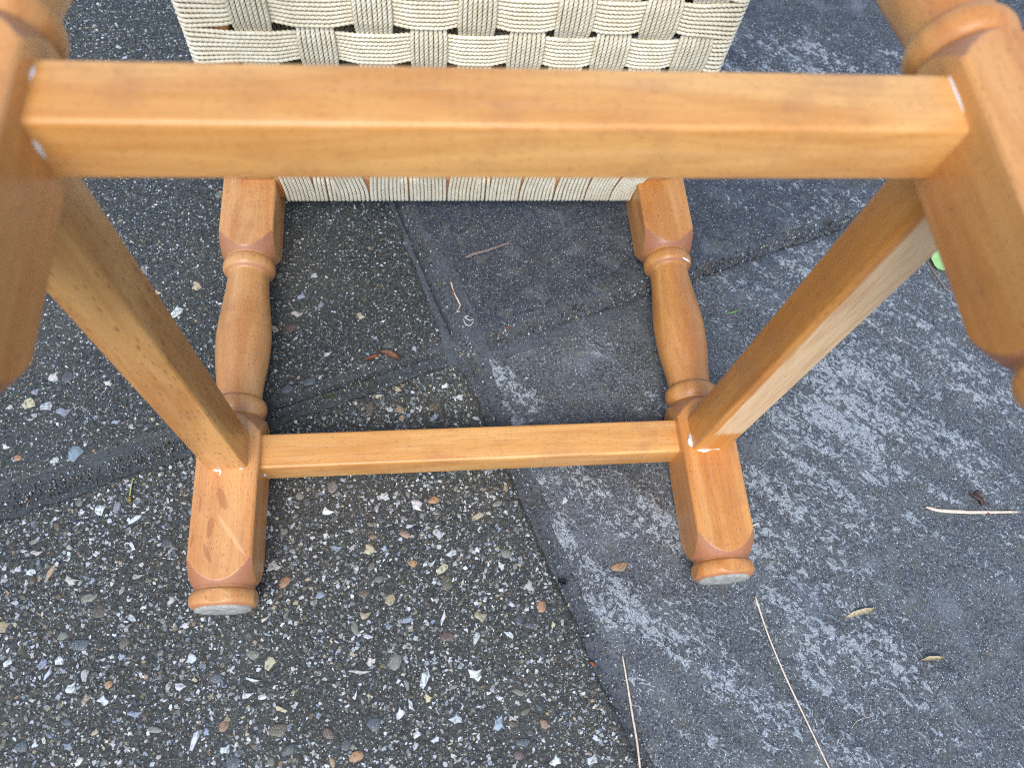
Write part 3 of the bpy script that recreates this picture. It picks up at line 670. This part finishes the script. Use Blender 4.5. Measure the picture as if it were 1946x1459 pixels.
def blob(name, pts, rads, zs=(1, 1, 1), mat=GLUE, parent=stool):
    V, F = tube(pts, rads, 7, 5, True, .5)
    return add(name, mesh_np(name, V, F), mat, parent)
m_ = .001
for pts, rads in [
    ([(-155.5, 125.0, 36.1), (-153, 124.6, 36.3), (-150.6, 124.9, 36.1)], [.3, 1.1, .5]),
    ([(-150.8, 124.3, 36.2), (-151.5, 121.5, 36.1)], [.7, .3]),
    ([(-140.5, 125.2, 36.1), (-139.0, 125.0, 36.3), (-138.4, 125.3, 36)], [.3, .8, .3]),
    ([(-136.9, 131.5, 36.0), (-136.8, 138, 36.2), (-136.7, 144, 36.0)], [.3, .8, .3]),
    ([(136.6, 127.5, 36.0), (135.2, 130.5, 36.4), (136.4, 135.5, 36.2), (137.0, 138, 36)], [.4, 2.0, 1.0, .2]),
    ([(137.6, 126.3, 36.1), (141.5, 125.0, 36.4), (144.5, 124.8, 36.2), (148, 125.5, 36.1), (153.5, 125.5, 36.2)], [.5, 1.2, 1.3, .6, .7]),
    ([(-130.0, 127.3, 12.5), (-130.0, 126.9, 15.5), (-130, 127.1, 18)], [.3, 1.1, .3]),
    ([(-130.0, 147.5, 317.6), (-130.0, 144, 317.8), (-130, 137.5, 317.6)], [.3, .8, .3]),
    ([(-130.0, 127.5, 311.5), (-130.0, 127.2, 308.5), (-130, 127.3, 304)], [.4, .9, .3]),
    ([(130.1, 148, 318.3), (130.1, 145, 318.3), (130.1, 140, 318.4), (130.1, 134, 318.3)], [.2, .45, .5, .2]),
    ([(154.5, 270.0, 33.2), (157.5, 268.9, 32.0), (160.5, 268.6, 29.5)], [.3, 1.1, .4])]:
    blob('glue_bead', [tuple(c * m_ for c in p) for p in pts], [r * m_ for r in rads])

# ---- seat: four rails wrapped in cord, a basket weave of flat bands on each face
YF = .3358; D = .0026; YB = .3612
ZB0, ZB1 = .0146, SZ + W - .0146
XS = .1545
def rail(loc, rot, L, a, b):
    return add('seat_rail', bar_mesh(L, a, b, .003), W_RAIL, stool, loc, rot)
ym = (YF + YB) / 2
rail((0, ym, ZB0 + .0115), (0, 0, 0), gapx + .002, YB - YF, .023)
rail((0, ym, ZB1 - .0115), (0, 0, 0), gapx + .002, YB - YF, .023)
rail((-XS + .0115, ym, W + gapz / 2), (0, R(-90), 0), gapz + .002, YB - YF, .023)
rail((XS - .0115, ym, W + gapz / 2), (0, R(-90), 0), gapz + .002, YB - YF, .023)

COLX = [-.1187, -.0853, -.0530, -.0226, .0042, .0336, .0593, .0842, .1086, .1340]
WRAPB = [-.1264, -.0962, -.0668, -.0381, -.0107, .0175, .0430, .0692, .0931, .1128, .1296]
ROWZ = [.0526 +  .0250 * r + (.002 if r == 0 else -.002 if r == 9 else 0) for r in range(10)]
AMP = .00145
def rope(P, ref, r, phase, lay=.0082, n=9):
    """three-ply twisted cord swept along P"""
    seg = np.linalg.norm(np.diff(P, axis=0), axis=1); s = np.concatenate([[0], np.cumsum(seg)])
    m = max(6, int(s[-1] / .0011)); q = np.linspace(0, s[-1], m)
    C = np.stack([np.interp(q, s, P[:, k]) for k in range(3)], -1)
    T = np.gradient(C, axis=0); T /= np.linalg.norm(T, axis=1)[:, None]
    N = ref - (T @ ref)[:, None] * T; N /= np.linalg.norm(N, axis=1)[:, None]; B = np.cross(T, N)
    th = np.arange(n) / n * 2 * np.pi
    rad = r * (.90 + .16 * np.cos(3 * th)); tw = q / lay * 2 * np.pi + phase
    a = th[None] + tw[:, None]
    V = C[:, None] + rad[None, :, None] * (np.cos(a)[..., None] * N[:, None] + np.sin(a)[..., None] * B[:, None])
    return V.reshape(-1, 3), [grid_faces(m, n, True)]

def wave(t, centres, over, half):
    """+1 where this band passes over at a crossing, -1 under, eased between"""
    xs = [centres[0] - half] + list(centres) + [centres[-1] + half]
    vs = [1.0] + [1.0 if o else -1.0 for o in over] + [1.0]
    out = np.empty_like(t); xs = np.array(xs); vs = np.array(vs)
    k = np.clip(np.searchsorted(xs, t) - 1, 0, len(xs) - 2)
    f = np.clip((t - xs[k]) / (xs[k + 1] - xs[k]), 0, 1)
    e = np.clip((f - .22) / .56, 0, 1); e = e * e * (3 - 2 * e)
    return vs[k] + (vs[k + 1] - vs[k]) * e

def smooth(a, n=2):
    for _ in range(n):
        b = a.copy(); b[1:-1] = .25 * a[:-2] + .5 * a[1:-1] + .25 * a[2:]; a = b
    return a
def ends(a0, side, out, nseg=6):
    """quarter turn round a rail edge: returns (along, depth) pairs from the middle of the rail's side to its face"""
    rad = .0032; p = [(out, ym + .0002), (out, YF + rad - D / 2)]
    for k in range(1, nseg + 1):
        t = k / nseg * math.pi / 2
        p.append((out - rad * (1 - math.cos(t)), YF - D / 2 + rad * (1 - math.sin(t))))
    return p

def band_h(r):
    zc = ROWZ[r]; over = [not ((r + c) % 2 == 1) for c in range(10)]; parts = []
    for j in range(8):
        e = ends(0, 0, XS + D / 2)
        t = np.linspace(-(XS - .0032), XS - .0032, 260)
        wv = wave(t, COLX, over, .0185); y = YF - wv * AMP + .0002; y = np.where(np.abs(t) > .145, YF - D / 2 - .0001, y); y = smooth(y, 4)
        jit = .00012 * (fbm(t * 40 + 7 * j, t * 0 + r, 3 * r + j, 2) - .5) * 2
        sp = np.interp(np.abs(t), [0, .130, .146, .152], [.00258, .00258, .00296, .00310]) * (1 + .05 * wv)
        z = zc + (j - 3.5) * sp + jit
        P = [(-a, b, z[0]) for a, b in e] + list(np.stack([t, y, z], -1)) + [(a, b, z[-1]) for a, b in e[::-1]]
        parts.append(rope(np.array(P), np.array([0, 0, 1.0]), D / 2 * 1.13, 6.28 * rng.random()))
    V, F = join(parts); return mesh_np('cord_band', V, F)

def band_v(c):
    over = [((r + c) % 2 == 1) for r in range(10)]; parts = []
    g0, g1 = WRAPB[c], WRAPB[c + 1]; gw = (g1 - g0) - .0007; gc = (g0 + g1) / 2 + .0003 * (rng.random() - .5); xc = COLX[c]
    nw = max(8, int(round(gw / .00275))); off = (nw - 8) if c % 2 else 0
    for q in range(nw):
        j = q - off; e = ends(0, 0, D / 2); short = j < 0 or j > 7
        lo, hi = ZB0 + .0032 - D / 2, ZB1 - .0032 + D / 2
        t = np.linspace(lo, hi, 260)
        wv = wave(t, ROWZ, over, .0175); y = YF - wv * AMP - .0001; y = np.where((t < .034) | (t > SZ + W - .034), YF - D / 2 - .0001, y); y = smooth(y, 4)
        k = np.clip((t - .020) / .045, 0, 1); k = k * k * (3 - 2 * k); k2 = np.clip((SZ + W - .020 - t) / .045, 0, 1); k2 = k2 * k2 * (3 - 2 * k2); k = k * k2
        xw = gc + (q - (nw - 1) / 2) * gw / nw + .00025 * (rng.random() - .5)
        xi = xc + (min(max(j, 0), 7) - 3.5) * .00258 * (1 + .05 * wv)
        x = xw + (xi - xw) * k + .00012 * (fbm(t * 40 + 5 * j, t * 0 + c, 50 + 3 * c + j, 2) - .5) * 2
        if short:                                   # these turns only bind the rail
            m = t < .044; x, t, y = x[m], t[m], y[m] + np.clip((t[m] - .035) / .009, 0, 1) ** 2 * .006
            x = xw + 0 * x
            P = [(x[0], b, ZB0 - a) for a, b in e] + list(np.stack([x, y, t], -1))
        else:
            P = [(x[0], b, ZB0 - a) for a, b in e] + list(np.stack([x, y, t], -1)) + [(x[-1], b, ZB1 + a) for a, b in e[::-1]]
        parts.append(rope(np.array(P), np.array([1.0, 0, 0]), D / 2 * 1.13, 6.28 * rng.random()))
    V, F = join(parts); return mesh_np('cord_band', V, F)

seat = bpy.data.objects.new('woven_seat', None); col.objects.link(seat); seat.parent = stool; seat.location = (0, ym, 0)
bands = [add('cord_band', band_h(r), CORD, seat, (0, -ym, 0)) for r in range(10)] + [add('cord_band', band_v(c), CORD, seat, (0, -ym, 0)) for c in range(10)]
turn = Matrix.Rotation(math.pi, 4, 'Z')
for b in bands:                                   # the same weave on the seat's other face
    c = b.copy(); col.objects.link(c); c.parent = seat
    c.rotation_euler = (0, 0, math.pi); c.location = (0, ym, 0)
# frayed fibres
def frays(x, z, n, seed):
    r = np.random.default_rng(seed); parts = []
    for i in range(n):
        p = np.array([x + .004 * (r.random() - .5), YF - .0028, z + .003 * (r.random() - .5)]); d = r.normal(size=3); d[1] = -abs(d[1]) * .5; d /= np.linalg.norm(d)
        q = p + d * .0035; e = q + (d + .7 * r.normal(size=3)) * .0025; e[1] = min(e[1], YF - .002)
        parts.append(tube([p, q, e], [.00012, .0001, .00006], 4, 4))
    V, F = join(parts); add('frayed_fibres', mesh_np('frayed_fibres', V, F), FIBRE, stool, kind='stuff')
frays(.1095, .1420, 16, 3); frays(.0560, .1650, 10, 4)

# ---------------------------------------------------------------- litter on the paving
def gz(x, y):
    k = which(x, y)
    return float(SLABS[k]['h'](np.array(x), np.array(y))) if k else -.002
def litter(name, pts, rads, mat, label, cat, lift=.0006, flat=1.0, jit=.2, n=7, group=None):
    p = [(x / 1000, y / 1000) for x, y in pts]; o0 = p[0]
    P = [(x - o0[0], y - o0[1], gz(x, y) - gz(*o0) + (lift if lift else 0) * (1 + .8 * math.sin(2.3 * i)) * .5) for i, (x, y) in enumerate(p)]
    V, F = tube(P, [r / 1000 for r in rads], n, 6, True, jit)
    if flat != 1: zc = V[:, 2].mean(); V[:, 2] = zc + (V[:, 2] - zc) * flat
    base = min(V[:, 2]);
    o = add(name, mesh_np(name, V, F), mat, None, (o0[0], o0[1], gz(*o0) + .0002 - min(0, base) * .6))
    o['label'] = label; o['category'] = cat
    if group: o['group'] = group
    return o
litter('twig', [(2.2, 293.8), (10, 297.2), (18.3, 299.6), (35.8, 306.0)], [.9, 1.2, .9, .8], TWIG, 'short grey twig on the smooth dark slab between the legs', 'twig')
litter('straw', [(306.6, 90.1), (311, 88.6), (316.7, 87.2), (338.9, 84.9), (371.6, 83.3)], [.7, 1.2, 1.1, 1.3, 1.2, .7], STRAW, 'thick pale straw lying across a dark brown husk', 'straw', flat=.7)
litter('straw', [(173.0, 38.4), (175.7, 21.5), (178.8, 7.3), (184.1, -14.3), (197.6, -60.9), (200.3, -69.6), (204, -84)], [.65, .5, .55, .45, .35], STRAW, 'long thin straw running off from the right foot', 'straw')
litter('straw', [(83.4, 9.0), (84.4, -7.4), (85.2, -24.8), (85.8, -38.8), (85.7, -52.2), (85.7, -63.2), (86, -76)], [.5, .65, .7, .6], STRAW, 'knotty straw along the mortar joint below the stool', 'straw')
litter('stalk', [(367.7, 285.9), (371.3, 271.7), (376.4, 258.7)], [.5, .65, .7], TWIG, 'thin pinkish stalk beside the green leaf', 'stalk')
litter('grass_blade', [(192.7, 242.1), (199.9, 243.7), (205.8, 246.3)], [.25, .7, .2], BLADE, 'tiny green grass blade right of the turned ground leg', 'grass', flat=.4)
litter('fibre', [(181.7, 83.5), (184, 84.6), (186.4, 85.0)], [.4, .4, .3], FIBRE, 'short white fibre touching the right foot block', 'fibre')
litter('fibre', [(217.6, -41.0), (221, -38), (225.6, -36.4), (232.6, -35.5)], [.12, .15, .15, .1], STRAW, 'hair thin curved fibre on the riven slab', 'fibre')
for x, y, lb in ((3.0, 232.5, 'rusty brown crumb in the mortar above the crossing'), (29.6, 235.3, 'red crumb in the mortar right of the crossing'), (64.9, 5.7, 'dark red crumb in the joint beside the knotty straw')):
    litter('crumb', [(x - 1.5, y + 1), (x, y), (x + 1.2, y - 1.3)], [.5, 1.2, .4], REDBIT, lb, 'crumb', flat=.6, jit=.7)

def shard(name, ax, ay, bx_, by_, wd, mat, label, cat, seed, curl=.0008, th=.0004):
    """a flat splintered chip lying from a to b (mm), slightly curled"""
    r = np.random.default_rng(seed); n = 17; t = np.linspace(0, 1, n); L = math.hypot(bx_ - ax, by_ - ay) / 1000
    env = np.clip(np.minimum(t * 2.6 + .12, (1 - t) * 3.4 + .05), 0, 1)
    up = wd / 1000 * env * (.8 + .4 * vnoise(t * 5, t * 0, seed)); dn = -wd / 1000 * np.roll(env, 1) * (.35 + .4 * vnoise(t * 4, t * 0, seed + 5)); dn[0] = dn[1] * .5
    rows = []
    for k in np.linspace(0, 1, 5):
        y = dn + (up - dn) * k
        rows.append(np.column_stack([t * L, y, .0006 + curl * (2 * k - 1) ** 2 * (.4 + .6 * t) + .0003 * np.sin(9 * t + seed) + .00012 * (r.random(n) - .5)]))
    top = np.concatenate(rows); bot = top - [0, 0, th]; F = grid_faces(5, n)
    bo = np.concatenate([np.arange(n), np.arange(1, 5) * n + n - 1, 4 * n + np.arange(n - 2, -1, -1), np.arange(3, 0, -1) * n]); jn = np.roll(bo, -1)
    me = mesh_np(name, np.vstack([top, bot]), [np.vstack([F[:, ::-1], F + len(top), np.stack([bo, jn, jn + len(top), bo + len(top)], -1)])], False)
    x, y = ax / 1000, ay / 1000
    o = add(name, me, mat, None, (x, y, max(gz(x, y), gz(bx_ / 1000, by_ / 1000))), (0, 0, math.atan2(by_ - ay, bx_ - ax)))
    o['label'] = label; o['category'] = cat
shard('bark_chip', 228.7, 21.4, 251.0, 26.5, 2.3, BARK, 'flat tan bark chip right of the long thin straw', 'bark chip', 3)
shard('bark_chip', 271.6, -6.3, 288.2, -6.2, 1.9, BARK, 'greyish curled bark chip near a bluish lichen spot', 'bark chip', 4, .0016)
shard('dead_leaf', -62.0, 217.6, -46.5, 210.8, 2.6, BROWN, 'crumpled brown leaf scrap at the slab edge by the joint', 'leaf', 5, .0018)
shard('dead_leaf', -70.5, 211.2, -61, 214.6, 1.6, REDBIT, 'reddish brown leaf scrap beside the crumpled leaf', 'leaf', 6, .0010)

# seed stalk: stem with a small hanging seed
sd = bpy.data.objects.new('seed_stalk', None); col.objects.link(sd); sd.location = (-.2137, .1200, gz(-.2137, .12))
sd['label'] = 'yellow green stalk with a small seed head on the pebbly slab'; sd['category'] = 'seed'
V, F = tube([(.0012, .0125, .0008), (.0004, .0130, .0012), (.0002, .008, .0018), (-.0001, .002, .0016)], [.0004, .0005, .0004, .0005], 6, 5); add('stem', mesh_np('stem', V, F), STEM, sd)
V, F = tube([(-.0001, .0025, .0012), (-.0001, .0008, .0012), (0, -.0008, .0011), (.0001, -.0026, .0010)], [.0004, .0013, .0014, .0002], 8, 5); add('seed', mesh_np('seed', V, F), SEED, sd)

# dry stem with a brown bud, and the ring of white root
ds = bpy.data.objects.new('dry_stem', None); col.objects.link(ds); ds.location = (-.0060, .2600, -.0008)
ds['label'] = 'dried forked stem with a brown bud in the mortar joint'; ds['category'] = 'stem'
V, F = tube([(-.0034, .0122, .001), (-.0026, .0070, .0016), (-.0008, .0010, .0016), (.0008, -.0030, .0018), (.0026, -.0074, .001)], [.0008, .0004, .0005, .0008, .0004], 6, 5)
V2, F2 = tube([(.0022, -.0068, .0012), (.0012, -.0100, .0014), (-.0004, -.0122, .0008), (.0020, -.0118, .0008)], [.0004, .0003, .0003, .0004], 5, 5); V, F = join([(V, F), (V2, F2)])
add('stem', mesh_np('stem', V, F), STRAW, ds)
V, F = tube([(-.0036, .0058, .001), (-.0026, .0036, .0014), (-.0012, .0010, .001)], [.0003, .0013, .0004], 8, 5); add('bud', mesh_np('bud', V, F), BROWN, ds)
ring = [(-.0034, .0014, .0008), (-.0030, -.0020, .001), (-.0008, -.0044, .0008), (.0014, -.0040, .0008), (.0030, -.0018, .0008), (.0034, .0006, .001), (.0012, -.0006, .0014), (-.0016, .0010, .0012), (-.0024, .0026, .0008), (0, .0032, .001)]
V, F = tube(ring, [.0002, .00035, .0003, .00012, .0003, .0004, .00035], 5, 5)
o = add('root_curl', mesh_np('root_curl', V, F), FIBRE, None, (.0018, .2412, -.0012)); o['label'] = 'curled white rootlet in the mortar beside the dried stem'; o['category'] = 'rootlet'

# dark husk under the thick straw
hk = bpy.data.objects.new('seed_husk', None); col.objects.link(hk); hk.location = (.3474, .0920, gz(.3474, .092))
hk['label'] = 'dark brown seed husk under the thick pale straw'; hk['category'] = 'husk'
V, F = tube([(-.0062, .0066, .0006), (-.0040, .0036, .0012), (0, .0008, .0010), (.0004, -.0030, .0006)], [.0006, .0012, .0016, .0014], 7, 5, True, .5); add('stalk', mesh_np('stalk', V, F), HUSK, hk)
n = 22; th = np.arange(n) / n * 2 * np.pi
V = np.vstack([np.column_stack([.0035 * np.cos(th), .0030 * np.sin(th) + .0040, .0014 + .0012 * np.sin(th)]), np.column_stack([.0029 * np.cos(th), .0025 * np.sin(th) + .0040, .0009 + .0010 * np.sin(th)]), [[0, .0040, .0007]]])
F4 = grid_faces(2, n, True); j = np.arange(n); add('shell', mesh_np('shell', V, [F4, np.stack([n + j, n + (j + 1) % n, np.full(n, 2 * n)], -1)]), HUSK, hk)
V, F = tube([(.0006, -.0060, .0004), (.0022, -.0085, .0008), (.0036, -.0094, .0006)], [.0008, .0012, .0006], 7, 4, True, .5); add('fragment', mesh_np('fragment', V, F), BROWN, hk)

# the green leaf behind the right upper leg: toothed, slightly cupped
def leaf(loc, rot):
    n = 24; t = np.linspace(0, 1, n); wd = .0125 * np.sin(np.pi * t ** .8) ** .8; wd += .0009 * (np.arange(n) % 2) * (t > .05) * (t < .95)
    rows = []
    for k in (-1, -.6, -.2, 0, .2, .6, 1): rows.append(np.column_stack([t * .040, k * wd, .0022 + .0035 * k * k * np.sin(np.pi * t) - .0012 * (k == 0) + .001 * np.sin(6 * t)]))
    top = np.concatenate(rows); bot = top - np.array([0, 0, .00035]); F = grid_faces(7, n)
    V = np.vstack([top, bot]); F2 = F[:, ::-1] + len(top)
    b = np.concatenate([np.arange(n), np.arange(1, 7) * n + n - 1, 6 * n + np.arange(n - 2, -1, -1), np.arange(5, 0, -1) * n]); jn = np.roll(b, -1)
    o = add('leaf', mesh_np('leaf', V, [np.vstack([F[:, ::-1], F2[:, ::-1], np.stack([b, jn, jn + len(top), b + len(top)], -1)])]), GREEN, None, loc, rot)
    o['label'] = 'bright green toothed leaf half hidden behind the right upper leg'; o['category'] = 'leaf'
leaf((.3735, .2765, gz(.3735, .2765) + .0005), (0, 0, R(58)))

# moss in the joint
r = np.random.default_rng(9); parts = []
for cx, cy, n, sd_ in ((-.0948, .1854, 90, .003), (-.075, .1925, 40, .004), (-.012, .2140, 40, .003)):
    for i in range(n):
        x, y = cx + r.normal() * sd_ * 1.5, cy + r.normal() * sd_ * .6; d = r.normal(size=2) * .0006
        parts.append(tube([(x, y, -.003), (x + d[0], y + d[1], -.0016 + .0006 * r.random())], [.0004, .0002], 4, 2))
V, F = join(parts); add('moss', mesh_np('moss', V, F), MOSS, None, kind='stuff')
